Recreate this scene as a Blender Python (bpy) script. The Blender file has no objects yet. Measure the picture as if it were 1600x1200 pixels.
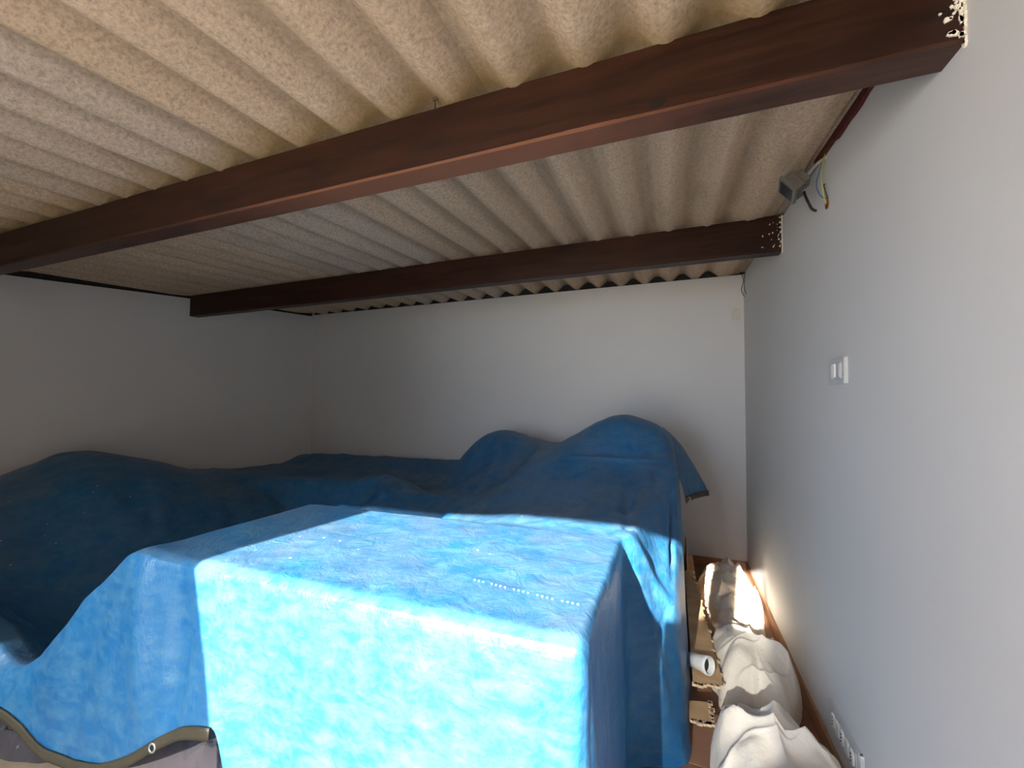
import bpy, bmesh, math, random
import numpy as np
from mathutils import Vector, Matrix, noise

S = bpy.context.scene
COL = S.collection
random.seed(7)

# ------------------------------------------------------------------ camera
cam_d = bpy.data.cameras.new('camera')
cam_d.sensor_width = 36.0
cam_d.lens = 650.5 / 1600 * 36.0
cam_d.clip_start = 0.02
cam = bpy.data.objects.new('camera', cam_d)
COL.objects.link(cam)
yaw, pitch, roll = .3643, .0351, .0068
F = Vector((-math.sin(yaw) * math.cos(pitch), math.cos(yaw) * math.cos(pitch), math.sin(pitch)))
R0 = Vector((math.cos(yaw), math.sin(yaw), 0))
U0 = R0.cross(F)
R = R0 * math.cos(roll) + U0 * math.sin(roll)
U = U0 * math.cos(roll) - R0 * math.sin(roll)
M = Matrix.Identity(4)
for i in range(3):
    M[i][0], M[i][1], M[i][2] = R[i], U[i], -F[i]
M.translation = Vector((-.5393, -3.6631, 1.3))
cam.matrix_world = M
S.camera = cam

# ------------------------------------------------------------------ sky, sun, exposure
world = bpy.data.worlds.new('sky')
S.world = world
world.use_nodes = True
bg = world.node_tree.nodes['Background']
bg.inputs[0].default_value = (.71, .815, .98, 1)
bg.inputs[1].default_value = 2.0

sun_d = bpy.data.lights.new('sun', 'SUN')
sun_d.energy = 8.0
sun_d.color = (1.0, .93, .80)
sun_d.angle = math.radians(.6)
sun = bpy.data.objects.new('sun', sun_d)
COL.objects.link(sun)
sun.rotation_euler = Vector((.159, 1.0, -.42)).to_track_quat('-Z', 'Y').to_euler()
sun.location = (-3, -9, 6)

S.view_settings.view_transform = 'Standard'
S.view_settings.look = 'None'
S.view_settings.exposure = 2.58
S.view_settings.gamma = 1.0
S.view_settings.use_curve_mapping = False
S.cycles.max_bounces = 10
S.cycles.diffuse_bounces = 8

# ------------------------------------------------------------------ material helpers
def mat(name):
    m = bpy.data.materials.new(name)
    m.use_nodes = True
    nt = m.node_tree
    b = nt.nodes['Principled BSDF']
    b.inputs['Specular IOR Level'].default_value = .3
    return m, nt, b

def N(nt, t, **kw):
    n = nt.nodes.new(t)
    for k, v in kw.items():
        if k.startswith('i_'):
            n.inputs[int(k[2:]) if k[2:].isdigit() else k[2:].replace('_', ' ')].default_value = v
        else:
            setattr(n, k, v)
    return n

def L(nt, a, b):
    nt.links.new(a, b)

def coords(nt, scale=(1, 1, 1), kind='Object'):
    tc = N(nt, 'ShaderNodeTexCoord')
    mp = N(nt, 'ShaderNodeMapping')
    mp.inputs['Scale'].default_value = scale
    L(nt, tc.outputs[kind], mp.inputs['Vector'])
    return mp.outputs[0]

def ramp(nt, src, stops):
    r = N(nt, 'ShaderNodeValToRGB')
    e = r.color_ramp.elements
    while len(e) > 1:
        e.remove(e[-1])
    e[0].position, e[0].color = stops[0][0], (*stops[0][1], 1)
    for p, c in stops[1:]:
        x = e.new(p)
        x.color = (*c, 1)
    L(nt, src, r.inputs[0])
    return r.outputs[0]

def noise_n(nt, vec, scale, detail=4, rough=.55, dist=0):
    n = N(nt, 'ShaderNodeTexNoise')
    n.inputs['Scale'].default_value = scale
    n.inputs['Detail'].default_value = detail
    n.inputs['Roughness'].default_value = rough
    n.inputs['Distortion'].default_value = dist
    L(nt, vec, n.inputs['Vector'])
    return n.outputs['Fac']

def mix(nt, fac, a, b, mode='MIX'):
    m = N(nt, 'ShaderNodeMix', data_type='RGBA', blend_type=mode)
    if isinstance(fac, float): m.inputs[0].default_value = fac
    else: L(nt, fac, m.inputs[0])
    for i, x in ((6, a), (7, b)):
        if isinstance(x, tuple): m.inputs[i].default_value = (*x, 1)
        else: L(nt, x, m.inputs[i])
    return m.outputs[2]

def bump(nt, b, h, strength, dist, prev=None):
    n = N(nt, 'ShaderNodeBump')
    n.inputs['Strength'].default_value = strength
    n.inputs['Distance'].default_value = dist
    L(nt, h, n.inputs['Height'])
    if prev is not None: L(nt, prev, n.inputs['Normal'])
    L(nt, n.outputs[0], b.inputs['Normal'])
    return n.outputs[0]

def plain(name, col, rough=.6, metal=0., var=.12, scale=30):
    m, nt, b = mat(name)
    v = coords(nt)
    f = noise_n(nt, v, scale, 3)
    c = ramp(nt, f, [(.3, tuple(x * (1 - var) for x in col)), (.7, tuple(min(1, x * (1 + var)) for x in col))])
    L(nt, c, b.inputs['Base Color'])
    b.inputs['Roughness'].default_value = rough
    b.inputs['Metallic'].default_value = metal
    bump(nt, b, f, .15, .002)
    return m

# painted plaster walls
def wall_mat(name, col):
    m, nt, b = mat(name)
    v = coords(nt)
    f = noise_n(nt, v, 1.3, 4)
    c = ramp(nt, f, [(.3, tuple(x * .95 for x in col)), (.7, col)])
    L(nt, c, b.inputs['Base Color'])
    b.inputs['Roughness'].default_value = .75
    g = noise_n(nt, v, 60, 3)
    n1 = bump(nt, b, g, .10, .004)
    bump(nt, b, noise_n(nt, v, 2.2, 3), .12, .03, n1)
    return m
M_wall = wall_mat('white_plaster', (.66, .655, .65))

# fibre cement sheets
def N_range(nt, src, a, b_):
    n = N(nt, 'ShaderNodeMapRange'); L(nt, src, n.inputs[0]); n.inputs[1].default_value = a; n.inputs[2].default_value = b_
    return n.outputs[0]
def cement_mat(name, a, c_):
    m, nt, b = mat(name)
    v = coords(nt)
    vs = coords(nt, (1, .25, 1))
    big = noise_n(nt, vs, 2.6, 5, .6)
    fine = noise_n(nt, v, 85, 6, .8)
    base = ramp(nt, big, [(.2, a), (.5, tuple((x + y) / 2 for x, y in zip(a, c_))), (.85, c_)])
    fl = ramp(nt, fine, [(.33, (.62, .58, .53)), (.5, (.95, .95, .95)), (.68, (1.28, 1.24, 1.15))])
    c = mix(nt, 1.0, base, fl, 'MULTIPLY')
    vo = N(nt, 'ShaderNodeTexVoronoi')
    vo.inputs['Scale'].default_value = 48
    L(nt, v, vo.inputs['Vector'])
    fleck = ramp(nt, vo.outputs['Distance'], [(.08, (1, 1, 1)), (.2, (0, 0, 0))])
    c = mix(nt, mix(nt, 1.0, fleck, (.22, .22, .22), 'MULTIPLY'), c, (.86, .80, .68))
    # algae / rust staining patches
    st = ramp(nt, noise_n(nt, vs, 5.5, 5, .65), [(.58, (0, 0, 0)), (.78, (.55, .55, .55))])
    c = mix(nt, st, c, (.24, .15, .07))
    # painted shade of the corrugation hollows, broken into brown streaks
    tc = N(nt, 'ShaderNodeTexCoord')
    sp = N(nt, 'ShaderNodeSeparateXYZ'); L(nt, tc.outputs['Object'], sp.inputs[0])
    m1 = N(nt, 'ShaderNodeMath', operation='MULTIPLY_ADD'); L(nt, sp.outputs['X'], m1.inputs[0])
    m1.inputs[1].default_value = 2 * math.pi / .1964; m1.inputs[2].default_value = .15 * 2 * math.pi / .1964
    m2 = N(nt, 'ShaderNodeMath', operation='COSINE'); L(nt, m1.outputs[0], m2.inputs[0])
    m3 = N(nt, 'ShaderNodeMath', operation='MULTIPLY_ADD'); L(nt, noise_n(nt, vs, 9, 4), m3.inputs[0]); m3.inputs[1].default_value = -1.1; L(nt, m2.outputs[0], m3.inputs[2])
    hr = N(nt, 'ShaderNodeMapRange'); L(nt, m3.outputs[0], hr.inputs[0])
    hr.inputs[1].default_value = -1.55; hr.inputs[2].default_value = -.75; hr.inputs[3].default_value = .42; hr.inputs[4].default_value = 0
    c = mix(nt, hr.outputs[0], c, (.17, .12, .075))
    # damp olive stain where the sheets rest on the nearer beam
    st2 = N(nt, 'ShaderNodeMath', operation='MULTIPLY_ADD'); L(nt, noise_n(nt, v, 14, 3), st2.inputs[0]); st2.inputs[1].default_value = .10; L(nt, sp.outputs['Y'], st2.inputs[2])
    near = ramp(nt, N_range(nt, st2.outputs[0], -2.74, -2.55), [(.25, (0, 0, 0)), (.72, (.45, .45, .45)), (1, (.7, .7, .7))])
    far = ramp(nt, N_range(nt, st2.outputs[0], -2.55, -2.46), [(0, (1, 1, 1)), (1, (0, 0, 0))])
    c = mix(nt, mix(nt, 1.0, near, far, 'MULTIPLY'), c, (.26, .18, .07))
    L(nt, c, b.inputs['Base Color'])
    b.inputs['Roughness'].default_value = .9
    b.inputs['Specular IOR Level'].default_value = .1
    bump(nt, b, fine, .35, .006)
    return m
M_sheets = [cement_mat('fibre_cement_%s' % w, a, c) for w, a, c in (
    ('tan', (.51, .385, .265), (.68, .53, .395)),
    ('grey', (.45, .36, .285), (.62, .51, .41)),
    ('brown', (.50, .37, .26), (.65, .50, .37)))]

# stained wood
def wood_mat(name, a, c_, knots=True):
    m, nt, b = mat(name)
    v = coords(nt, (.8, 9, 9))
    f = noise_n(nt, v, 2.4, 6, .6, 1.2)
    c = ramp(nt, f, [(.3, a), (.62, c_), (.8, tuple(x * 1.35 for x in c_))])
    if knots:
        vk = coords(nt, (1.3, 6, 6))
        k = ramp(nt, noise_n(nt, vk, 1.7, 2), [(.66, (0, 0, 0)), (.76, (.8, .8, .8))])
        c = mix(nt, k, c, (.012, .005, .004))
    L(nt, c, b.inputs['Base Color'])
    b.inputs['Roughness'].default_value = .42
    bump(nt, b, f, .25, .004)
    return m
M_beam = wood_mat('dark_stained_wood', (.009, .0033, .002), (.036, .0115, .0058))
def worn_under():
    m = wood_mat('worn_wood_underside', (.022, .010, .0065), (.075, .03, .019))
    nt = m.node_tree; b = nt.nodes['Principled BSDF']
    src = b.inputs['Base Color'].links[0].from_socket
    tc = N(nt, 'ShaderNodeTexCoord'); sp = N(nt, 'ShaderNodeSeparateXYZ'); L(nt, tc.outputs['Object'], sp.inputs[0])
    ad = N(nt, 'ShaderNodeMath', operation='MULTIPLY_ADD'); L(nt, noise_n(nt, tc.outputs['Object'], 6, 4), ad.inputs[0]); ad.inputs[1].default_value = .5; L(nt, sp.outputs['X'], ad.inputs[2])
    g = ramp(nt, N_range(nt, ad.outputs[0], -2.4, .2), [(.12, (0, 0, 0)), (.42, (1, 1, 1)), (.72, (1, 1, 1)), (.86, (0, 0, 0))])
    L(nt, mix(nt, g, src, (.17, .075, .045)), b.inputs['Base Color'])
    return m
M_under = worn_under()

# blue tarpaulin: woven polyethylene
def tarp_mat():
    m, nt, b = mat('blue_tarpaulin')
    v = coords(nt)
    big = noise_n(nt, v, 3.0, 5, .6)
    c = ramp(nt, big, [(.3, (.003, .095, .275)), (.7, (.006, .13, .335))])
    # dust that settled on faces that look up
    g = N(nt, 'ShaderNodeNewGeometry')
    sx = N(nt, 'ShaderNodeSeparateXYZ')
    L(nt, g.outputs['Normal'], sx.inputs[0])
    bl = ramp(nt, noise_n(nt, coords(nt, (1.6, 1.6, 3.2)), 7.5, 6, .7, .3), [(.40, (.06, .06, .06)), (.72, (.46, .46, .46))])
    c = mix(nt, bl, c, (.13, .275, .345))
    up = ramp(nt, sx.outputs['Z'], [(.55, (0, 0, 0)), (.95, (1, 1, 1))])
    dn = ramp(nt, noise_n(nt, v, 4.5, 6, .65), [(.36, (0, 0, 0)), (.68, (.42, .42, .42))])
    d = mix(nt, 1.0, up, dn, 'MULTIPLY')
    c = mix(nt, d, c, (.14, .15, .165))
    # pale scuffs and specks
    vs = coords(nt, (1, 1, 1))
    vo = N(nt, 'ShaderNodeTexVoronoi')
    vo.inputs['Scale'].default_value = 16
    L(nt, vs, vo.inputs['Vector'])
    sp = ramp(nt, vo.outputs['Distance'], [(.045, (1, 1, 1)), (.075, (0, 0, 0))])
    rare = ramp(nt, noise_n(nt, v, 2.4, 2), [(.52, (0, 0, 0)), (.6, (1, 1, 1))])
    sp = mix(nt, 1.0, mix(nt, 1.0, sp, rare, 'MULTIPLY'), up, 'MULTIPLY')
    c = mix(nt, sp, c, (.75, .78, .80))
    L(nt, c, b.inputs['Base Color'])
    b.inputs['Roughness'].default_value = .40
    b.inputs['Specular IOR Level'].default_value = .5
    # weave
    uv = coords(nt, (1, 1, 1), 'UV')
    wv = N(nt, 'ShaderNodeTexWave', bands_direction='X')
    wv.inputs['Scale'].default_value = 60
    L(nt, uv, wv.inputs['Vector'])
    wh = N(nt, 'ShaderNodeTexWave', bands_direction='Y')
    wh.inputs['Scale'].default_value = 60
    L(nt, uv, wh.inputs['Vector'])
    weave = mix(nt, .5, wv.outputs['Color'], wh.outputs['Color'])
    n1 = bump(nt, b, weave, .12, .001)
    vc = coords(nt, (1, 1, .55))
    cr = noise_n(nt, vc, 13, 5, .6, .8)
    n2 = bump(nt, b, cr, .38, .015, n1)
    cr2 = noise_n(nt, vc, 48, 3, .6, 1.5)
    bump(nt, b, cr2, .22, .004, n2)
    # light passes through a little
    tr = N(nt, 'ShaderNodeBsdfTranslucent')
    tr.inputs[0].default_value = (.03, .38, .75, 1)
    ms = N(nt, 'ShaderNodeMixShader')
    ms.inputs[0].default_value = .12
    out = nt.nodes['Material Output']
    L(nt, b.outputs[0], ms.inputs[1])
    L(nt, tr.outputs[0], ms.inputs[2])
    L(nt, ms.outputs[0], out.inputs[0])
    return m
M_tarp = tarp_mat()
M_hem = plain('olive_hem_tape', (.05, .042, .028), .5)
M_ring = plain('aluminium', (.75, .75, .77), .3, .9, .05)

def cloth_mat(name, col, var=.15):
    m, nt, b = mat(name)
    v = coords(nt)
    f = noise_n(nt, v, 5, 5, .6)
    c = ramp(nt, f, [(.3, tuple(x * (1 - var) for x in col)), (.6, col)])
    spk = N(nt, 'ShaderNodeTexVoronoi')
    spk.inputs['Scale'].default_value = 14
    L(nt, v, spk.inputs['Vector'])
    s_ = ramp(nt, spk.outputs['Distance'], [(.05, (1, 1, 1)), (.07, (0, 0, 0))])
    c = mix(nt, s_, c, (.12, .1, .09))
    L(nt, c, b.inputs['Base Color'])
    b.inputs['Roughness'].default_value = .85
    b.inputs['Sheen Weight'].default_value = .2
    n1 = bump(nt, b, noise_n(nt, v, 26, 4, .6, .6), .35, .012)
    bump(nt, b, noise_n(nt, v, 420, 2), .2, .001, n1)
    return m
M_cloth = cloth_mat('cream_dust_sheet', (.86, .76, .64))
M_mauve = cloth_mat('mauve_cloth', (.13, .10, .105))
M_dark = cloth_mat('dark_blob', (.028, .022, .028))
M_card = plain('cardboard', (.56, .36, .20), .85, 0, .15, 14)
M_cardin = plain('torn_cardboard_edge', (.68, .50, .32), .9, 0, .3, 60)
M_white = plain('white_plastic', (.80, .79, .76), .35, 0, .03)
M_offwhite = plain('aged_white_plastic', (.62, .59, .52), .45, 0, .04)
M_silver = plain('pale_grey_plastic', (.55, .56, .57), .4, 0, .04)
M_black = plain('black_rubber', (.012, .012, .014), .5)
M_greymetal = plain('grey_cast_metal', (.17, .165, .145), .5, .2, .1)
M_glass = plain('dark_lamp_glass', (.035, .035, .04), .12, 0, .05)
M_blue = plain('blue_wire', (.05, .14, .36), .4)
M_yg = plain('yellow_green_wire', (.45, .50, .09), .4)
M_brownwire = plain('brown_wire', (.10, .05, .03), .4)
M_red = plain('red_brick_edge', (.085, .018, .012), .9, 0, .5, 45)
M_filler = plain('white_filler', (.75, .70, .60), .9, 0, .2, 60)
M_seal = plain('dark_gap_seal', (.03, .027, .025), .95, 0, .3, 25)
M_steel = plain('rusty_steel', (.10, .06, .04), .6, .5, .3)
M_skirt = plain('terracotta_skirting', (.36, .19, .10), .35, 0, .15, 12)
M_copper = plain('copper', (.6, .25, .12), .35, .9)
M_soil = plain('pale_patio_concrete', (.80, .68, .52), .9, 0, .12, 3)

# ------------------------------------------------------------------ mesh helpers
def link(name, me, m, parent=None, smooth=False, **props):
    o = bpy.data.objects.new(name, me)
    COL.objects.link(o)
    if m is not None:
        me.materials.append(m) if not me.materials else None
    if parent is not None:
        o.parent = parent
    if smooth:
        for p in me.polygons: p.use_smooth = True
    for k, v in props.items(): o[k] = v
    return o

def obj(name, bm, m, parent=None, smooth=False, **props):
    me = bpy.data.meshes.new(name)
    bmesh.ops.recalc_face_normals(bm, faces=bm.faces)
    bm.to_mesh(me)
    bm.free()
    return link(name, me, m, parent, smooth, **props)

def empty(name, loc=(0, 0, 0), **props):
    o = bpy.data.objects.new(name, None)
    COL.objects.link(o)
    o.location = loc
    o.empty_display_size = .1
    for k, v in props.items(): o[k] = v
    return o

def box(bm, lo, hi, mtx=None, bev=0):
    lo, hi = Vector(lo), Vector(hi)
    c = (lo + hi) / 2
    s = hi - lo
    mm = Matrix.Translation(c) @ Matrix.Diagonal((*s, 1))
    if mtx is not None: mm = mtx @ mm
    r = bmesh.ops.create_cube(bm, size=1, matrix=mm)
    if bev:
        es = list({e for v in r['verts'] for e in v.link_edges})
        bmesh.ops.bevel(bm, geom=es, offset=bev, segments=2, affect='EDGES', profile=.7)
    return bm

def prism(bm, pts, axis_vec):
    vs = [bm.verts.new(p) for p in pts]
    f = bm.faces.new(vs)
    r = bmesh.ops.extrude_face_region(bm, geom=[f])
    vv = [g for g in r['geom'] if isinstance(g, bmesh.types.BMVert)]
    bmesh.ops.translate(bm, verts=vv, vec=axis_vec)
    return bm

def catmull(pts, n=8):
    P = [Vector(p) for p in pts]
    P = [P[0] * 2 - P[1]] + P + [P[-1] * 2 - P[-2]]
    out = []
    for i in range(1, len(P) - 2):
        for k in range(n):
            t = k / n
            a, b, c, d = P[i - 1:i + 3]
            out.append(.5 * ((2 * b) + (c - a) * t + (2 * a - 5 * b + 4 * c - d) * t * t + (3 * b - a - 3 * c + d) * t ** 3))
    out.append(P[-2])
    return out

def tube(bm, pts, rad, seg=8, cap=True):
    rings = []
    up = Vector((0, 0, 1))
    for i, p in enumerate(pts):
        t = (pts[min(i + 1, len(pts) - 1)] - pts[max(i - 1, 0)]).normalized()
        s = t.cross(up)
        if s.length < .05: s = t.cross(Vector((1, 0, 0)))
        s.normalize()
        q = s.cross(t)
        r = rad(i / (len(pts) - 1)) if callable(rad) else rad
        rings.append([bm.verts.new(p + (s * math.cos(2 * math.pi * k / seg) + q * math.sin(2 * math.pi * k / seg)) * r) for k in range(seg)])
    for a, b in zip(rings, rings[1:]):
        for k in range(seg):
            bm.faces.new((a[k], a[(k + 1) % seg], b[(k + 1) % seg], b[k]))
    if cap:
        bm.faces.new(rings[0]); bm.faces.new(rings[-1][::-1])
    return bm

def grid_mesh(name, P, uvscale=1.0):
    """P: (nj, ni, 3) array of points -> mesh with uv"""
    nj, ni = P.shape[:2]
    me = bpy.data.meshes.new(name)
    idx = np.arange(nj * ni).reshape(nj, ni)
    q = np.stack([idx[:-1, :-1], idx[:-1, 1:], idx[1:, 1:], idx[1:, :-1]], -1).reshape(-1, 4)
    me.from_pydata(P.reshape(-1, 3).tolist(), [], q.tolist())
    uv = me.uv_layers.new(name='UVMap')
    du = np.zeros((nj, ni)); dv = np.zeros((nj, ni))
    du[:, 1:] = np.cumsum(np.linalg.norm(np.diff(P, axis=1), axis=2).mean(0))[None, :]
    dv[1:, :] = np.cumsum(np.linalg.norm(np.diff(P, axis=0), axis=2).mean(1))[:, None]
    co = np.stack([du.ravel(), dv.ravel()], -1) * uvscale
    uv.data.foreach_set('uv', co[q.ravel()].ravel())
    return me

def pchip(Y, t):
    """monotone cubic through Y (n, k...) at integer nodes, sampled at t"""
    Y = np.asarray(Y, float)
    n = len(Y)
    d = np.diff(Y, axis=0)
    m = np.zeros_like(Y)
    a, b = d[:-1], d[1:]
    with np.errstate(divide='ignore', invalid='ignore'):
        h = np.where(a * b > 0, 2 * a * b / (a + b), 0)
    m[1:-1] = np.nan_to_num(h)
    m[0], m[-1] = d[0], d[-1]
    i = np.clip(np.floor(t).astype(int), 0, n - 2)
    u = (t - i).reshape(-1, *([1] * (Y.ndim - 1)))
    return (Y[i] * (1 + 2 * u) * (1 - u) ** 2 + m[i] * u * (1 - u) ** 2 +
            Y[i + 1] * u * u * (3 - 2 * u) + m[i + 1] * u * u * (u - 1))

def smooth_grid(P, it):
    for _ in range(it):
        Q = P.copy()
        Q[1:-1, 1:-1] = .5 * P[1:-1, 1:-1] + .125 * (P[2:, 1:-1] + P[:-2, 1:-1] + P[1:-1, 2:] + P[1:-1, :-2])
        Q[0, 1:-1] = .5 * P[0, 1:-1] + .25 * (P[0, 2:] + P[0, :-2])
        Q[-1, 1:-1] = .5 * P[-1, 1:-1] + .25 * (P[-1, 2:] + P[-1, :-2])
        Q[1:-1, 0] = .5 * P[1:-1, 0] + .25 * (P[2:, 0] + P[:-2, 0])
        Q[1:-1, -1] = .5 * P[1:-1, -1] + .25 * (P[2:, -1] + P[:-2, -1])
        P = Q
    return P

def normals(P):
    a = np.gradient(P, axis=1)
    b = np.gradient(P, axis=0)
    n = np.cross(a, b)
    return n / (np.linalg.norm(n, axis=2, keepdims=True) + 1e-9)

def nz(x, y, z): return noise.noise((x, y, z))

# ------------------------------------------------------------------ setting
YF = -4.6                                  # front wall (behind the camera)
def roof_z(x, y):
    if y < -2.62: z = 2.163 + (y + 2.62) * .052
    elif y < -1.2: z = 2.163 + (y + 2.62) * .0585
    else: z = 2.246 + (y + 1.2) * .036
    return z + .0075 * x

def xw(y): return -4.40 + .1795 * y         # left wall line (runs askew); y is negative
# floor
floor = empty('floor', kind='structure')
me_t = None
k_ = 0
tile_mats = [plain('terracotta_tile_%s' % n, c, .45, 0, .12, 9) for n, c in (('plain', (.30, .155, .095)), ('light', (.345, .18, .115)), ('dark', (.26, .13, .08)))]
TS = .33
for i in range(0, 2):
    for j in range(0, 9):
        x1, y1 = -.004 - i * TS, -.02 - j * TS
        bm = bmesh.new()
        box(bm, (x1 - TS + .004, y1 - TS + .004, -.012), (x1, y1, 0), bev=.0015)
        obj('tile', bm, tile_mats[(i * 5 + j * 3 + i * j) % 3], floor)
bm = bmesh.new()
box(bm, (-5.4, -4.8, -.06), (.2, .2, -.0035))
obj('grout', bm, plain('pale_screed', (.32, .235, .165), .9), floor)

# walls
bm = bmesh.new()
n = 24
def wall_strip(bm, pts_bottom, ztop, thick):
    """vertical wall following a polyline, top following ztop(x, y); thick = outward vector"""
    T = Vector(thick)
    prev = None
    for (x, y) in pts_bottom:
        zt = ztop(x, y)
        ring = [bm.verts.new(v) for v in ((x, y, -.06), (x, y, zt), (x + T.x, y + T.y, zt), (x + T.x, y + T.y, -.06))]
        if prev:
            for k in range(4):
                bm.faces.new((prev[k], prev[(k + 1) % 4], ring[(k + 1) % 4], ring[k]))
        else:
            bm.faces.new(ring)
        prev = ring
    bm.faces.new(prev[::-1])
ys = [YF + (0 - YF) * i / n for i in range(n + 1)]
wall_strip(bm, [(0, y) for y in ys + [.2]], lambda x, y: roof_z(x, min(y, 0)) - .004, (.2, 0, 0))
obj('wall_right', bm, M_wall, kind='structure')
bm = bmesh.new()
wall_strip(bm, [(xw(0) - .2 + (-xw(0) + .2) * i / n, 0) for i in range(n + 1)], lambda x, y: roof_z(x, y) - .004, (0, .2, 0))
obj('wall_back', bm, M_wall, kind='structure')
bm = bmesh.new()
wall_strip(bm, [(xw(y), y) for y in ys], lambda x, y: roof_z(x, y) - .022, (-.2, 0, 0))
obj('wall_left', bm, M_wall, kind='structure')
# unseen front wall, its opening and lintel shaped to set the sun's shade edges
bm = bmesh.new()
box(bm, (-5.5, YF - .2, -.06), (-3.25, YF, 2.04))
box(bm, (-.94, YF - .2, 1.62), (-.80, YF, 2.04))  # post added only to cast a head-like shadow on the dust sheets
box(bm, (-3.25, YF - .2, 1.99), (-.0, YF, 2.06))
obj('wall_front', bm, M_wall, kind='structure')
# unseen pane added to dim the sun on the left, right edge leaning
def tint(col):
    m = bpy.data.materials.new('added_tint'); m.use_nodes = True
    nt = m.node_tree; out = nt.nodes['Material Output']; nt.nodes.remove(nt.nodes['Principled BSDF'])
    t = N(nt, 'ShaderNodeBsdfTransparent'); t.inputs[0].default_value = (*col, 1)
    g = N(nt, 'ShaderNodeBsdfGlossy'); g.inputs['Roughness'].default_value = .03
    mx = N(nt, 'ShaderNodeMixShader'); mx.inputs[0].default_value = .06
    L(nt, t.outputs[0], mx.inputs[1]); L(nt, g.outputs[0], mx.inputs[2]); L(nt, mx.outputs[0], out.inputs[0])
    return m
bm = bmesh.new()
vs = [bm.verts.new(p) for p in ((-3.25, YF - .1, -.06), (-1.41, YF - .1, -.06), (-2.19, YF - .1, 1.57), (-2.19, YF - .1, 2.035), (-3.25, YF - .1, 2.035))]
bm.faces.new(vs)
obj('added_pane_1', bm, tint((.10, .115, .13)), kind='structure')
bm = bmesh.new()
box(bm, (-1.01, YF - .11, -.06), (-.64, YF - .10, 1.62))
obj('added_pane_2', bm, tint((.22, .23, .24)), kind='structure')  # unseen pane added to dim sun at the right, in place of a person's shadow
# dark seal closing the corrugation hollows on top of the walls
bm = bmesh.new()
box(bm, (-4.7, .045, 2.17), (.2, .14, 2.36))
obj('trim_1', bm, M_seal, kind='structure')
bm = bmesh.new()
wall_strip(bm, [(xw(y) - .03, y) for y in ys], lambda x, y: roof_z(x, y) + .05, (-.1, 0, 0))
for v in bm.verts:
    if v.co.z < 0: v.co.z = 2.0
obj('trim_2', bm, M_seal, kind='structure')
bm = bmesh.new()
wall_strip(bm, [(.03, y) for y in ys], lambda x, y: roof_z(0, y) + .07, (.1, 0, 0))
for v in bm.verts:
    if v.co.z < 0: v.co.z = 2.0
obj('trim_3', bm, M_seal, kind='structure')
bm = bmesh.new()
box(bm, (-5.3, YF - .14, 2.0), (.1, YF - .02, 2.13))
obj('trim_5', bm, M_seal, kind='structure')
# exposed red brick edge between right wall and roof, irregular
bm = bmesh.new()
pts = []
random.seed(3)
yy = -2.75
up, lo = [], []
while yy < -1.72:
    up.append((-.012, yy, roof_z(0, yy) + .02))
    lo.append((-.012, yy, roof_z(0, yy) - -.001 - random.random() * .006 - (.009 if -2.2 < yy < -1.95 else 0)))
    yy += .045
prism(bm, up + lo[::-1], (.03, 0, 0))
obj('trim_4', bm, M_red, kind='structure')
# skirtings
bm = bmesh.new()
box(bm, (-.012, YF, 0), (0, 0, .065), bev=.003)
obj('baseboard_right', bm, M_skirt, kind='structure')
bm = bmesh.new()
box(bm, (-4.3, -.012, 0), (-.012, 0, .065), bev=.003)
obj('baseboard_back', bm, M_skirt, kind='structure')
# patio outside
bm = bmesh.new()
box(bm, (-14, -20, -.2), (8, YF - .2, -.06))
obj('floor_2', bm, M_soil, kind='structure')
bm = bmesh.new()
box(bm, (0, -14, -.06), (.2, YF, 5.0))  # tall unseen wall added to keep sky light off the left side
box(bm, (-1.02, -7.3, -.06), (0, -7.0, 3.2))  # unseen blocker added to keep the sun off the right wall
obj('added_light_blockers', bm, plain('brown_render', (.20, .16, .12), .9), kind='structure')

# ceiling of corrugated sheets, each its own piece
ceiling = empty('ceiling', kind='structure')
PITCH, X0 = .1964, -.15
def sheet(name, xa, xb, lift, m, seed):
    nx = int(round((xb - xa) / PITCH * 14)) + 1
    yl = [YF - .06 + (0.35 - (YF - .06)) * j / 40 for j in range(41)]
    P = np.zeros((41, nx, 3))
    for j, y in enumerate(yl):
        for i in range(nx):
            x = xa + (xb - xa) * i / (nx - 1)
            w = .030 * (1 - math.cos(2 * math.pi * (x - X0) / PITCH))
            if x > X0 + .02: w = .052 * (1 - math.exp(-(x - X0 - .02) * 22)) * .35
            P[j, i] = (x, y, roof_z(x, min(max(y, YF), .1)) + w + lift + .0015 * nz(x * 2, y * 1.5, seed))
    me = grid_mesh(name, P)
    o = link('corrugated_sheet', me, m, ceiling, True)
    md = o.modifiers.new('thickness', 'SOLIDIFY')
    md.thickness = .006
    md.offset = 1
    return o
seams = [.22, -.085, -1.035, -2.03, -2.99, -3.97, -4.95, -5.7]
for k in range(len(seams) - 1):
    sheet('corrugated_sheet', seams[k + 1] - .01, seams[k] + (.06 if k else 0), .0 if k % 2 else .009, M_sheets[(k * 2 + 1) % 3], k * 7.3)

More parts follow.
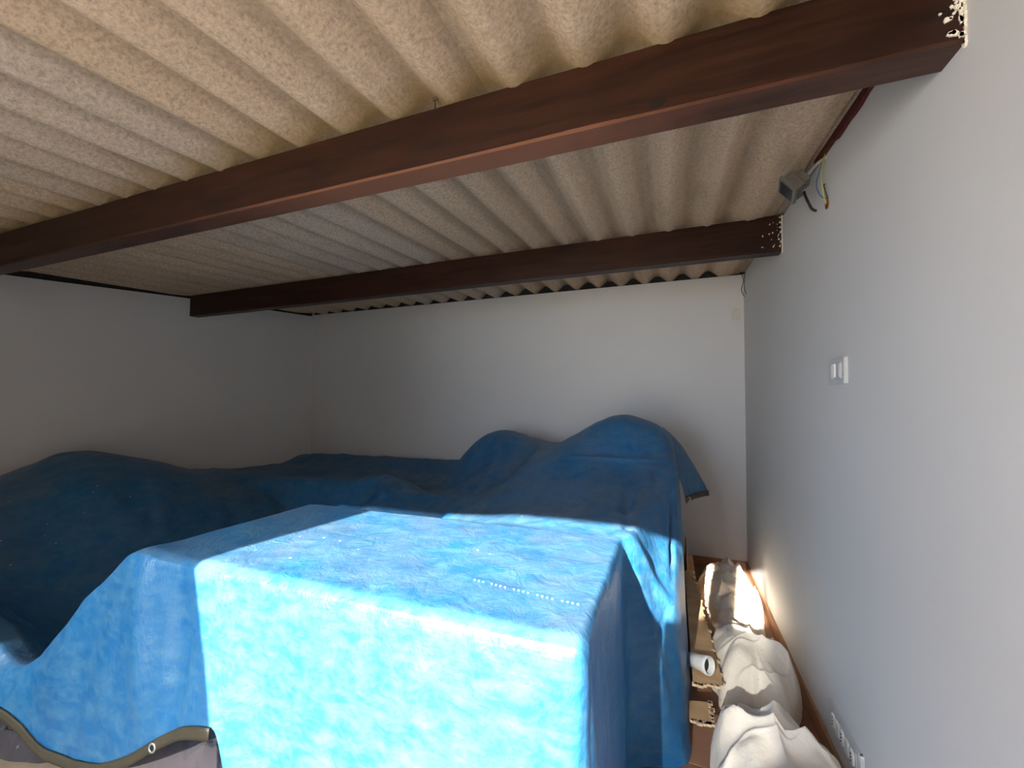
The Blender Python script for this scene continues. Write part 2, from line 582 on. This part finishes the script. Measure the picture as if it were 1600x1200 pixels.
# ------------------------------------------------------------------ beams
def beam(label, yf, depth, hgt, zb0, xl, xr):
    b = empty('wooden_beam', (0, yf, zb0), label=label, category='beam', group='dark wooden roof beams')
    slope = .0088
    def bar(z0, z1, y0, y1, seed, wob=.0015):
        bm = bmesh.new()
        n = 60
        prev = None
        for i in range(n + 1):
            x = xl + (xr - xl) * i / n
            zz = slope * x
            w = wob * nz(x * 3, seed, 0)
            w2 = wob * nz(x * 5, seed, 4)
            c = [(x, y0 + w, z0 + zz + w2), (x, y1 + w, z0 + zz + w2 * .5), (x, y1 + w, z1 + zz), (x, y0 + w, z1 + zz)]
            ring = [bm.verts.new(v) for v in c]
            if prev:
                for k in range(4): bm.faces.new((prev[k], prev[(k + 1) % 4], ring[(k + 1) % 4], ring[k]))
            else: bm.faces.new(ring)
            prev = ring
        bm.faces.new(prev[::-1])
        return bm
    bm = bar(.010, hgt, 0, depth, yf)
    o = obj('beam_body', bm, M_beam, b)
    bm = bar(0, .011, .001, depth - .001, yf + 5)
    obj('worn_underside', bm, M_under if depth > .07 and yf < -2 else M_beam, b)
    return b
b1 = beam('thick dark wooden roof beam nearest the viewer, with a large knot', -2.619, .080, .172, 1.998, -4.86, .005)
b2 = beam('thinner dark wooden roof beam farther back, nearest the back wall', -1.204, .075, .185, 2.066, -4.605, .005)

def smear(parent, pts, rad, y, m=M_filler):
    bm = bmesh.new()
    for (x, z, r) in pts:
        k = random.randint(5, 8)
        a0 = random.random() * 6
        vs = []
        for q in range(k):
            a = a0 + 2 * math.pi * q / k
            rr = r * (.5 + .8 * random.random())
            vs.append((x + rr * math.cos(a) * .8, y, z + rr * math.sin(a)))
        prism(bm, vs, (0, .003, 0))
    return obj('filler_smear', bm, m, parent)
random.seed(11)
# filler spots near the right ends, in the beam's local frame
pts = [(-.004 - random.random() ** 2 * .035, .006 + random.random() * .15, .003 + random.random() * .005) for _ in range(34)]
smear(b1, pts, 0, -.0025)
pts = [(-.006 - random.random() ** 2 * .09, .01 + random.random() * .165, .002 + random.random() * .0035) for _ in range(26)]
smear(b2, pts, 0, -.0025)
# ragged filler rim on the wall round the beam ends
for b, dep, h in ((b1, .08, .165), (b2, .075, .18)):
    bm = bmesh.new()
    random.seed(5)
    for q in range(26):
        z = -.004 + h * q / 25
        r = .004 + random.random() * .006
        vs = [(-.004, -.001 - r * math.cos(a) * .8 + .001, z + r * math.sin(a)) for a in [k * math.pi / 3 + random.random() * .4 for k in range(6)]]
        prism(bm, vs, (.006, 0, 0))
    obj('filler_rim', bm, M_filler, b)
# knot on the nearer beam
bm = bmesh.new()
random.seed(2)
vs = [(-.565 + (.016 + .006 * random.random()) * math.cos(a), -.001, .022 + (.012 + .005 * random.random()) * math.sin(a)) for a in [k * math.pi / 6 for k in range(12)]]
prism(bm, vs, (0, .004, 0))
obj('knot', bm, plain('dark_knot', (.012, .006, .005), .5), b1, label='dark knot')

def hook(x, y, z, h, label):
    b = empty('roof_bolt', (x, y, z), label=label, category='bolt', group='rusty roof bolts')
    bm = bmesh.new()
    tube(bm, [Vector((0, 0, -.01)), Vector((0, 0, h))], .0022, 6)
    obj('shank', bm, M_steel, b)
    bm = bmesh.new()
    tube(bm, [Vector((-.008, 0, h)), Vector((.008, 0, h + .002))], .004, 6)
    obj('bolt_head', bm, M_steel, b)
hook(-1.20, -2.600, 2.155, .048, 'rusty bolt standing on the nearer beam between two corrugations')
hook(-.085, -1.185, 2.243, .050, 'rusty bolt on the farther beam close to the right wall')
hook(-1.32, -1.185, 2.236, .030, 'short rusty bolt on the farther beam at mid length')

# ------------------------------------------------------------------ big blue tarpaulin
NC = 20
CX = [None, -4.3, -4.0, -3.5, -3.05, -2.7, -2.45, -2.3, -2.13, -1.95, -1.8, -1.6, -1.4, -1.15, -.85, -.585, -.515, -.49, -.475, -.465]
def row(y, zs, over=None, xs=None, tw=.10):
    X = list(xs or CX)
    X[0] = xw(y) + .03
    X[1] = max(X[1], X[0] + tw)
    r = [[X[i], y, zs[i]] for i in range(NC)]
    for k, v in (over or {}).items(): r[k] = list(v)
    return r
BX = [None, -4.3, -4.0, -3.5, -3.1, -2.75, -2.45, -2.22, -2.14, -1.95, -1.8, -1.66, -1.5, -1.15, -.85, -.725, -.705, -.695, -.685, -.68]
rows = [
 # hem / front bottom
 [[-4.88, -2.92, .25], [-4.4, -2.95, .25], [-4.0, -2.95, .22], [-3.5, -2.93, .2], [-3.05, -2.9, .19], [-2.78, -2.87, .17], [-2.5, -2.87, .118],
  [-2.25, -2.87, .145], [-2.08, -2.87, .215], [-1.90, -2.87, .33], [-1.80, -2.87, .382], [-1.70, -2.87, .403], [-1.56, -2.86, .008], [-1.15, -2.86, .008],
  [-.90, -2.86, .008], [-.74, -2.85, .008], [-.715, -2.825, .008], [-.705, -2.81, .008], [-.70, -2.80, .008], [-.70, -2.79, .008]],
 [[-4.88, -2.88, .4], [-4.4, -2.92, .4], [-4.0, -2.92, .4], [-3.5, -2.9, .36], [-3.05, -2.88, .30], [-2.79, -2.86, .25], [-2.55, -2.87, .29],
  [-2.31, -2.86, .43], [-2.13, -2.85, .52], [-1.93, -2.835, .58], [-1.81, -2.83, .60], [-1.68, -2.83, .60], [-1.53, -2.83, .42], [-1.15, -2.835, .42],
  [-.87, -2.83, .42], [-.735, -2.825, .42], [-.712, -2.80, .42], [-.702, -2.79, .36], [-.698, -2.78, .2], [-.695, -2.77, .008]],
 [[-4.88, -2.85, .5], [-4.4, -2.9, .52], [-4.0, -2.88, .52], [-3.5, -2.87, .48], [-3.05, -2.84, .395], [-2.80, -2.83, .30], [-2.59, -2.83, .43],
  [-2.36, -2.82, .655], [-2.15, -2.815, .79], [-1.95, -2.81, .782], [-1.8, -2.805, .782], [-1.66, -2.805, .782], [-1.5, -2.805, .782], [-1.15, -2.805, .784],
  [-.86, -2.80, .784], [-.73, -2.795, .784], [-.708, -2.78, .75], [-.700, -2.77, .5], [-.696, -2.76, .25], [-.69, -2.75, .008]],
 [[-4.88, -2.75, .54], [-4.4, -2.8, .56], [-4.0, -2.8, .54], [-3.5, -2.8, .49], [-3.05, -2.79, .395], [-2.80, -2.785, .29], [-2.59, -2.785, .42],
  [-2.35, -2.78, .645], [-2.15, -2.775, .797], [-1.95, -2.77, .80], [-1.8, -2.77, .80], [-1.66, -2.77, .80], [-1.5, -2.77, .80], [-1.15, -2.77, .80],
  [-.87, -2.765, .80], [-.735, -2.76, .80], [-.708, -2.75, .78], [-.69, -2.74, .5], [-.685, -2.72, .25], [-.68, -2.70, .008]],
 row(-2.5, [.62, .72, .68, .42, .22, .12, .14, .40, .795, .80, .80, .80, .80, .80, .80, .80, .775, .5, .25, .008], xs=BX),
 row(-2.14, [.80, .915, .85, .58, .30, .15, .16, .40, .795, .80, .80, .80, .80, .80, .80, .80, .775, .5, .25, .008], xs=BX),
 row(-2.03, [.82, .92, .86, .6, .32, .18, .2, .28, .40, .52, .58, .64, .72, .79, .806, .80, .62, .42, .2, .008],
     {15: (-.69, -2.06, .795), 16: (-.62, -2.03, .54), 17: (-.57, -2.01, .32), 18: (-.53, -2.0, .15), 19: (-.49, -2.0, .008)}),
 row(-1.75, [.77, .855, .82, .62, .40, .32, .38, .42, .48, .56, .60, .66, .73, .80, .82, .83, .77, .5, .25, .008],
     {15: (-.665, -1.80, .82), 16: (-.585, -1.82, .68), 17: (-.52, -1.86, .5), 18: (-.49, -1.85, .25), 19: (-.475, -1.8, .008)}),
 row(-1.4, [.64, .705, .69, .60, .48, .50, .60, .695, .70, .70, .70, .74, .80, .87, .88, .865, .82, .55, .28, .008],
     {15: (-.61, -1.46, .865), 16: (-.54, -1.5, .81), 17: (-.495, -1.52, .6)}),
 row(-1.22, [.61, .675, .68, .68, .69, .705, .745, .735, .67, .63, .65, .74, .87, .955, .966, .966, .935, .6, .3, .008]),
 row(-.9, [.58, .64, .62, .57, .57, .57, .57, .57, .60, .70, .79, .84, .93, 1.05, 1.20, 1.12, .98, .65, .3, .008]),
 row(-.5, [.56, .615, .62, .62, .62, .60, .60, .64, .88, 1.01, 1.04, .99, .955, 1.0, 1.10, 1.0, .86, .6, .3, .008]),
 row(-.2, [.62, .68, .70, .715, .72, .725, .73, .745, .78, .86, .90, .90, .9, .92, .95, .8, .66, .45, .25, .008]),
 row(-.05, [.5, .56, .58, .6, .6, .6, .6, .6, .62, .66, .7, .7, .7, .7, .7, .6, .5, .4, .2, .008]),
]
CTRL = np.array(rows, float)
def dense(ctrl, nj, ni):
    J = np.linspace(0, ctrl.shape[0] - 1, nj)
    I = np.linspace(0, ctrl.shape[1] - 1, ni)
    A = pchip(ctrl, J)
    return pchip(A.transpose(1, 0, 2), I).transpose(1, 0, 2)

def wrinkle(P, amp, fs, seed=0.):
    n = normals(P)
    d = np.zeros(P.shape[:2])
    for j in range(P.shape[0]):
        for i in range(P.shape[1]):
            x, y, z = P[j, i]
            # long ridged folds plus smaller dents
            a = 1 - abs(nz(x * fs, y * fs, z * fs * .35 + seed)) * 2.2
            b = nz(x * fs * 2.7 + 5, y * fs * 2.7, z * fs * 1.2 + seed)
            c = nz(x * fs * 7 + 5, y * fs * 7, z * fs * 4 + seed)
            d[j, i] = a * .55 + b * .45 + c * .22
    return P + n * (d - d.mean())[..., None] * amp
P = dense(CTRL, 340, 480)
P = smooth_grid(P, 6)
# local amplitude: flat, taut top of the front block, livelier elsewhere
Pn = wrinkle(P, 1.0, 2.6) - P
Zt = np.clip((.81 - np.abs(P[..., 2] - .80) * 18), 0, 1) * (P[..., 1] < -2.1)
amp = .014 * (1 - .75 * Zt)
P = P + Pn * amp[..., None]

def fold_line(P, a, b, h, w, power=1.0):
    """raise a soft crease running from a to b along the surface"""
    a, b = np.array(a, float), np.array(b, float)
    ab = b - a
    v = P - a
    t = np.clip((v @ ab) / (ab @ ab), 0, 1)
    c = a + t[..., None] * ab
    d = np.linalg.norm(P - c, axis=2)
    g = np.exp(-(d / w) ** 2) * np.sin(np.pi * np.clip(t * .92 + .04, 0, 1)) ** .5
    return P + normals(P) * (g * h)[..., None]
# orientation of the normals (should look up)
if normals(P)[150, 260, 2] < 0: SGN = -1
else: SGN = 1
for a, b, h, w in [
    ((-.815, -2.83, .68), (-.80, -2.85, .0), .012, .018),
    ((-.785, -2.83, .72), (-.765, -2.85, .0), -.022, .011),
    ((-2.42, -1.2, .75), (-2.15, -1.6, .68), .035, .035),
    ((-2.42, -1.2, .75), (-3.3, -1.15, .68), .02, .03),
    ((-2.6, -1.4, .6), (-2.4, -1.75, .45), -.03, .06),
    ((-2.12, -2.8, .78), (-2.0, -2.87, .3), .020, .05),
    ((-1.95, -2.8, .78), (-1.86, -2.87, .35), -.016, .05),
    ((-2.25, -2.82, .7), (-2.42, -2.87, .15), -.018, .06),
    ((-1.35, -2.82, .70), (-1.32, -2.85, .0), -.012, .025),
    ((-1.08, -2.82, .70), (-1.05, -2.85, .0), .012, .03),
    ((-2.9, -2.3, .3), (-3.9, -1.8, .8), .02, .06),
    ((-2.8, -1.9, .35), (-3.9, -1.4, .7), -.02, .06),
    ((-3.0, -1.6, .45), (-4.1, -.9, .65), .02, .06),
    ((-.70, -2.06, .80), (-.545, -1.9, .50), .018, .03),
    ((-.72, -1.95, .81), (-.64, -1.3, .9), .022, .035),
    ((-.75, -1.5, .87), (-.70, -1.98, .80), -.030, .022),
    ((-.70, -1.98, .80), (-.645, -1.93, .68), -.026, .018),
    ((-.525, -1.45, .83), (-.535, -1.75, .63), -.034, .018),
    ((-.535, -1.72, .66), (-.60, -2.0, .42), -.030, .018),
    ((-1.17, -1.23, .955), (-.56, -1.23, .966), .010, .012),
    ((-.56, -1.23, .966), (-.50, -1.3, .75), .010, .012),
    ((-.9, -1.9, .81), (-1.0, -1.25, .95), .014, .05),
    ((-1.2, -1.85, .79), (-1.15, -1.25, .95), .02, .035),
    ((-.60, -2.03, .45), (-.57, -2.03, .05), .014, .03),
    ((-1.9, -1.3, .7), (-2.05, -.6, .9), -.02, .05),
    ((-1.7, -1.2, .7), (-1.72, -.5, 1.02), .02, .05),
    ((-1.5, -1.3, .78), (-1.5, -.6, .95), -.025, .05),
]:
    P = fold_line(P, a, b, h * SGN, w)
P[..., 2] = np.maximum(P[..., 2], .004)
P[..., 0] = np.maximum(P[..., 0], -4.40 + .1795 * P[..., 1] + .012)
P[..., 1] = np.minimum(P[..., 1], -.015)
TP = P
tarp = empty('tarpaulin', (-1.4, -2.4, 0), label='large dusty blue tarpaulin draped over the boxy pile and the left mound', category='tarpaulin')
def local(Pp, o): return Pp - np.array(o.location)
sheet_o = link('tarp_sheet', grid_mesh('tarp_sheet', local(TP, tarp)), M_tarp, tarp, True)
# hem tape along the lower left edge
def hem_strip(edge, down, name, parent, width=.034, off=(0, -.004, 0)):
    e = np.array(edge)
    Q = np.zeros((4, len(e), 3))
    for k in range(4): Q[k] = e + np.array(down) * (width * k / 3 - .004) + np.array(off)
    o = link(name, grid_mesh(name, local(Q, parent)), M_hem, parent, True)
    md = o.modifiers.new('thickness', 'SOLIDIFY'); md.thickness = .003
    return o
iend = int(480 * 11.0 / 19)
hem_strip(TP[0, :iend], (0, -.10, -.995), 'hem', tarp)
def ring(c, nrm, r, parent, name='grommet'):
    bm = bmesh.new()
    q = Vector(nrm).to_track_quat('Z', 'Y').to_matrix().to_4x4()
    mj, mn = r, r * .34
    vs = [[bm.verts.new(q @ Vector(((mj + mn * math.cos(b)) * math.cos(a), (mj + mn * math.cos(b)) * math.sin(a), mn * .6 * math.sin(b))) + Vector(c) - parent.location)
           for b in [k * math.pi / 4 for k in range(8)]] for a in [k * math.pi / 10 for k in range(20)]]
    for i in range(20):
        for k in range(8):
            bm.faces.new((vs[i][k], vs[(i + 1) % 20][k], vs[(i + 1) % 20][(k + 1) % 8], vs[i][(k + 1) % 8]))
    obj(name, bm, M_ring, parent, True)
    bm = bmesh.new()
    bmesh.ops.create_circle(bm, cap_ends=True, segments=16, radius=r * .72, matrix=Matrix.Translation(Vector(c) - parent.location + Vector(nrm).normalized() * .0015) @ q)
    obj('grommet_hole', bm, M_black, parent)
ie = int(np.argmin(np.abs(TP[0, :iend, 0] + 1.93)))
e = TP[0, ie]
ring((e[0], e[1] - .010, e[2] - .016), (0.1, -1, .15), .0105, tarp)

# short row of pale stitches on the flat top
bm = bmesh.new()
for q in range(24):
    t_ = q / 23
    sx, sy = -1.046 + .306 * t_, -2.61 - .03 * t_
    dd = np.abs(TP[..., 0] - sx) + np.abs(TP[..., 1] - sy) + (TP[..., 2] < .7)
    p_ = TP[np.unravel_index(int(np.argmin(dd)), dd.shape)]
    if q % 5 == 3: continue
    box(bm, (sx + 1.4 - .0030, sy + 2.4 - .0008, p_[2] - .001), (sx + 1.4 + .002, sy + 2.4 + .0012, p_[2] + .0015))
obj('stitching', bm, M_white, tarp, kind='stuff')

# second tarpaulin: its corner hangs at the right behind the pile
back = empty('tarpaulin', (-.6, -.8, 0), label='blue tarpaulin corner with dark hem hanging off the hump beside the back wall', category='tarpaulin')
rb = [
 [[-.58, -1.15, .95], [-.53, -1.12, .90], [-.49, -1.08, .83], [-.468, -1.04, .735]],
 [[-.585, -.95, 1.08], [-.50, -.93, .98], [-.45, -.9, .86], [-.415, -.86, .725]],
 [[-.59, -.73, 1.12], [-.485, -.73, 1.01], [-.405, -.72, .87], [-.345, -.68, .71]],
 [[-.59, -.5, 1.09], [-.485, -.52, .98], [-.395, -.55, .85], [-.316, -.60, .70]],
 [[-.62, -.25, .95], [-.50, -.3, .86], [-.41, -.38, .78], [-.33, -.50, .68]],
]
Q = dense(np.array(rb), 60, 70)
Q = smooth_grid(Q, 2)
Q = Q + (wrinkle(Q, 1, 3.5, 9) - Q) * .008
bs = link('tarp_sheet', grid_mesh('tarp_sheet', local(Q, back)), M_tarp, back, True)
edge = Q[:int(60 * .78), -1]
bm_ = hem_strip(edge, (.12, 0, -.99), 'hem', back, .036, (.003, -.003, 0))
e = Q[5, -1]
ring((e[0] + .008, e[1] - .008, e[2] - .014), (.25, -1, .1), .009, back)

# things under the lifted hem: mauve cloth
def blob(name, cx, cy, rx, ry, h, ang, seed, m, label, cat, folds=6, amp=.03, base=0., nr=90, na=220, shape=2.4, fold_dir=None, group=None):
    Pp = np.zeros((nr, na + 1, 3))
    ca, sa = math.cos(ang), math.sin(ang)
    for i in range(nr):
        r = (i + .001) / (nr - 1)
        for k in range(na + 1):
            a = 2 * math.pi * (k % na) / na
            co, si = math.cos(a), math.sin(a)
            wob = 1 + .16 * nz(co * 1.6 + seed, si * 1.6, seed) + .07 * nz(co * 5, si * 5, seed + 3)
            ux = r * co * rx * wob
            uy = r * si * ry * wob
            z = h * max(0.0, 1 - r ** shape) ** .55
            f = 0
            for q in range(3):
                th = (fold_dir if fold_dir is not None else seed * 1.7) + q * .9
                s_ = (ux * math.cos(th) + uy * math.sin(th)) * folds * (1 + .5 * q) * 3.1 + 2.6 * nz(ux * 5 + seed, uy * 5, q + seed)
                f += (1 - abs(math.sin(s_))) ** 3.5 * (.6 ** q)
            z += amp * (f - .6) * min(1, (1 - r) * 5 + .1) + amp * 1.3 * nz(ux * 9, uy * 9, seed)
            z = max(z, .003 + .004 * abs(nz(co * 6, si * 6, seed))) + base
            Pp[i, k] = (ux * ca - uy * sa, ux * sa + uy * ca, z)
    Pp[:, -1] = Pp[:, 0]
    me = grid_mesh(name, Pp)
    o = link(name, me, m, None, True, label=label, category=cat)
    if group: o['group'] = group
    o.location = (cx, cy, 0)
    return o
blob('folded_cloth', -2.05, -2.70, .34, .12, .22, .05, 1.3, M_mauve, 'mauve grey cloth under the lifted blue tarpaulin hem', 'cloth', 5, .02)

blob('folded_cloth', -2.95, -2.72, .50, .16, .12, .05, 3.3, M_dark, 'dark blob added to darken the floor at the lower left under the tarpaulin hem', 'cloth', 5, .02)  # added to darken the bare floor left of the mauve cloth

# cream dust sheets along the right wall
blob('dust_sheet', -.20, -.68, .185, .52, .20, -.02, 4.1, M_cloth, 'cream dust sheet crumpled in the far corner by the back wall', 'cloth', 5, .036, fold_dir=.5)
blob('dust_sheet', -.21, -1.50, .18, .25, .26, .10, 7.7, M_cloth, 'rounded cream dust sheet bundle in the middle of the row', 'cloth', 4, .036, shape=3.2, fold_dir=.3)
blob('dust_sheet', -.215, -2.12, .205, .31, .26, .06, 2.9, M_cloth, 'cream dust sheet nearest the wall socket, with broad flat folds', 'cloth', 3, .05, shape=3.4, fold_dir=.1)

# cardboard, flattened boxes beside the pile
def board(name, pts, z, tilt, label, th=.006, seed=1):
    t = empty(name, (pts[0][0], pts[0][1], 0), label=label, category='cardboard', group='flattened cardboard by the tarpaulin')
    bm = bmesh.new()
    out = []
    random.seed(seed)
    n = len(pts)
    for k in range(n):
        a, b = Vector(pts[k]), Vector(pts[(k + 1) % n])
        torn = k in (1, 2)
        m_ = 14 if torn else 2
        for q in range(m_):
            p = a.lerp(b, q / m_)
            if torn and q: p += Vector(((random.random() - .5) * .012, (random.random() - .5) * .014, 0)).to_2d() if False else Vector(((random.random() - .5) * .010, (random.random() - .5) * .012))
            out.append((p.x - t.location.x, p.y - t.location.y, z + tilt * (p.y - a.y * 0 - pts[0][1])))
    prism(bm, out, (0, 0, th))
    obj('panel', bm, M_card, t)
    # fuzzy torn rim
    bm = bmesh.new()
    for p in out[2:30]:
        p = Vector(p)
        s = .004 + random.random() * .006
        box(bm, p + Vector((-s, -s, -.001)), p + Vector((s, s * .6, th + .002)), None)
    obj('torn_edge', bm, M_cardin, t, kind='stuff')
    # flute creases
    bm = bmesh.new()
    x0 = min(p[0] for p in out); 
    return t
board('cardboard_sheet', [(-.46, -.60), (-.405, -.60), (-.350, -1.76), (-.462, -1.79)], .15, 0, 'upper tan cardboard sheet with torn edge beside the blue tarpaulin', seed=4)
board('cardboard_sheet', [(-.48, -1.80), (-.40, -1.78), (-.395, -1.90), (-.48, -1.91)], .085, 0, 'small torn cardboard flap under the upper sheet', seed=8)
# box the sheets rest on
b = empty('cardboard_box', (-.445, -1.0, 0), label='tall narrow cardboard box side standing between tarpaulin and dust sheets', category='cardboard')
bm = bmesh.new(); box(bm, (-.005, -.55, 0), (.05, .75, .147), bev=.002); obj('box_body', bm, M_card, b)
bm = bmesh.new(); box(bm, (.0, .42, .147), (.006, .80, .26)); obj('flap', bm, M_card, b)

# white plastic pipe end
p = empty('plastic_pipe', (-.430, -1.70, .157), label='white plastic pipe end with dark opening lying on the cardboard', category='pipe')
d = Vector((.75, -.62, .22)).normalized()
bm = bmesh.new()
tube(bm, [d * (-.045), d * .0, d * .03, d * .045], lambda t: .030 + .006 * (t > .6), 20, False)
for v in bm.verts: v.co.z += .036
pb = obj('pipe_body', bm, M_white, p, True)
md = pb.modifiers.new('t', 'SOLIDIFY'); md.thickness = .006; md.offset = -1
bm = bmesh.new()
bmesh.ops.create_circle(bm, cap_ends=True, segments=20, radius=.029, matrix=Matrix.Translation(d * .02 + Vector((0, 0, .036))) @ d.to_track_quat('Z', 'Y').to_matrix().to_4x4())
obj('pipe_hollow', bm, M_black, p)

# ------------------------------------------------------------------ electrics
# floodlight under the roof at the right wall
fl = empty('floodlight', (-.092, -1.835, 2.118), label='small grey floodlight under the roof beside the right wall', category='lamp')
q = Matrix.Rotation(math.radians(-92), 4, 'Z') @ Matrix.Rotation(math.radians(34), 4, 'X') @ Matrix.Rotation(math.radians(-12), 4, 'Y')
bm = bmesh.new(); box(bm, (-.055, -.045, -.05), (.055, -.030, .05), q, .004); obj('lamp_frame', bm, M_greymetal, fl)
bm = bmesh.new(); box(bm, (-.040, -.0475, -.036), (.040, -.044, .036), q); obj('lamp_glass', bm, M_glass, fl)
bm = bmesh.new()
box(bm, (-.045, -.030, -.042), (.045, .010, .042), q, .008)
for k in range(5): box(bm, (-.045, -.022 + k * .008, -.047), (.045, -.019 + k * .008, .047), q)
obj('lamp_housing', bm, M_greymetal, fl)
bm = bmesh.new(); box(bm, (-.03, .010, -.03), (.03, .045, .03), q, .004); obj('terminal_box', bm, M_greymetal, fl)
bm = bmesh.new()
tube(bm, catmull([(.030, .0, -.030), (.034, -.005, -.060), (.046, -.010, -.100), (.060, .0, -.122), (.079, .02, -.125)], 8), .0055, 8)
obj('cable', bm, M_black, fl, True, label='black cable')
bm = bmesh.new()
tube(bm, [Vector((.029, .0, -.018)), Vector((.031, -.001, -.038))], .009, 8)
obj('cable_gland', bm, M_ring, fl)

fl.scale = (.84, .84, .84)
# loose wires
def wire(name, pts, r, m, label, cat='wire'):
    bm = bmesh.new()
    o0 = Vector(pts[0])
    tube(bm, [v - o0 for v in catmull(pts, 8)], r, 6)
    o = obj(name, bm, m, None, True, label=label, category=cat)
    o.location = o0
    return o
wire('wire', [(-.006, -1.86, 2.203), (-.020, -1.865, 2.13), (-.014, -1.86, 2.06), (.002, -1.85, 2.005)], .0022, M_yg, 'yellow and green wire hanging down beside the floodlight')
wire('wire', [(-.006, -1.84, 2.19), (-.022, -1.82, 2.12), (-.014, -1.835, 2.06), (.002, -1.86, 2.035)], .002, M_blue, 'blue wire hanging behind the yellow and green wire')
wire('wire', [(.002, -1.86, 2.03), (-.014, -1.885, 2.055), (-.014, -1.87, 2.085), (-.004, -1.85, 2.095)], .002, M_brownwire, 'short brown wire at the hole in the right wall')
bm = bmesh.new()
bmesh.ops.create_cone(bm, cap_ends=True, segments=14, radius1=.017, radius2=.014, depth=.004, matrix=Matrix.Translation((-.002, -1.86, 2.015)) @ Matrix.Rotation(math.pi / 2, 4, 'Y'))
obj('wire_outlet', bm, M_copper, None, label='small copper coloured cable hole in the right wall', category='outlet')
wire('conduit', [(-.02, -1.55, 2.225), (-.016, -1.66, 2.215), (-.012, -1.78, 2.205), (-.003, -1.86, 2.19)], .007, M_offwhite, 'thin pale conduit under the roof edge above the floodlight', 'conduit')
wire('wire', [(-.020, -.05, 2.27), (-.010, -.06, 2.22), (-.020, -.02, 2.16), (.0, -.03, 2.10)], .0022, M_seal, 'left of two thin dark wires hanging in the back corner')
wire('wire', [(-.006, -.12, 2.27), (-.010, -.10, 2.22), (-.008, -.09, 2.15), (.0, -.12, 2.10)], .0022, M_seal, 'right of two thin dark wires hanging in the back corner')

# small oval cover on the back wall
c = empty('wall_box', (-.055, 0, 1.975), label='small rounded blank wall box high on the back wall', category='box')
def rounded(bm, w, h, r, d, mtx, n=5):
    pts = []
    for cx_, cz_, a0 in ((w / 2 - r, h / 2 - r, 0), (-w / 2 + r, h / 2 - r, 90), (-w / 2 + r, -h / 2 + r, 180), (w / 2 - r, -h / 2 + r, 270)):
        for k in range(n + 1):
            a = math.radians(a0 + 90 * k / n)
            pts.append(mtx @ Vector((cx_ + r * math.cos(a), 0, cz_ + r * math.sin(a))))
    prism(bm, pts, mtx.to_3x3() @ Vector((0, -d, 0)))
    return bm
I4 = Matrix.Identity(4)
bm = bmesh.new(); rounded(bm, .064, .095, .020, .012, I4); obj('cover_rim', bm, M_offwhite, c)
bm = bmesh.new(); rounded(bm, .048, .076, .014, .017, I4); obj('cover_plate', bm, M_offwhite, c)
bm = bmesh.new(); rounded(bm, .024, .036, .006, .020, I4); obj('knockout', bm, M_offwhite, c)

# light switch on the right wall
RW = Matrix.Rotation(math.radians(-90), 4, 'Z')     # local -Y looks to -X
s = empty('light_switch', (0, -1.935, 1.402), label='white and grey rocker light switch at eye level on the right wall', category='switch')
bm = bmesh.new(); rounded(bm, .150, .092, .008, .010, RW); obj('switch_plate', bm, M_silver, s)
bm = bmesh.new(); rounded(bm, .105, .055, .006, .014, RW); obj('switch_frame', bm, M_silver, s)
for k, (u, m_) in enumerate(((.0, M_white), (.034, M_silver), (-.034, M_silver))):
    bm = bmesh.new()
    rounded(bm, .028, .048, .005, .019 if k == 0 else .016, RW @ Matrix.Translation((u, 0, 0)))
    obj('rocker' if k == 0 else 'blank_module', bm, m_, s)
bm = bmesh.new(); rounded(bm, .010, .090, .003, .0105, RW @ Matrix.Translation((.0685, 0, 0))); obj('switch_trim', bm, M_offwhite, s)

# six module socket plate low on the right wall
s = empty('wall_socket', (0, -1.935, .178), label='white multiple socket plate low on the right wall beside the dust sheets', category='socket')
bm = bmesh.new(); rounded(bm, .28, .092, .010, .008, RW); obj('socket_plate', bm, M_silver, s)
bm = bmesh.new(); rounded(bm, .21, .056, .006, .011, RW); obj('socket_frame', bm, M_silver, s)
for k in range(5):
    bm = bmesh.new()
    u = -.08 + k * .04
    rounded(bm, .032, .046, .014 if k % 2 == 0 else .006, .016, RW @ Matrix.Translation((u, 0, 0)))
    so = obj('socket_outlet', bm, M_white, s)
    if k % 2 == 0:
        for zz in (-.011, 0, .011):
            bm = bmesh.new()
            bmesh.ops.create_cone(bm, cap_ends=True, segments=8, radius1=.0028, radius2=.0028, depth=.002, matrix=RW @ Matrix.Translation((u, -.0165, zz)) @ Matrix.Rotation(math.pi / 2, 4, 'X'))
            obj('pin_hole', bm, M_black, so)
bm = bmesh.new(); rounded(bm, .02, .092, .005, .0095, RW @ Matrix.Translation((.128, 0, 0))); obj('socket_trim', bm, M_white, s)
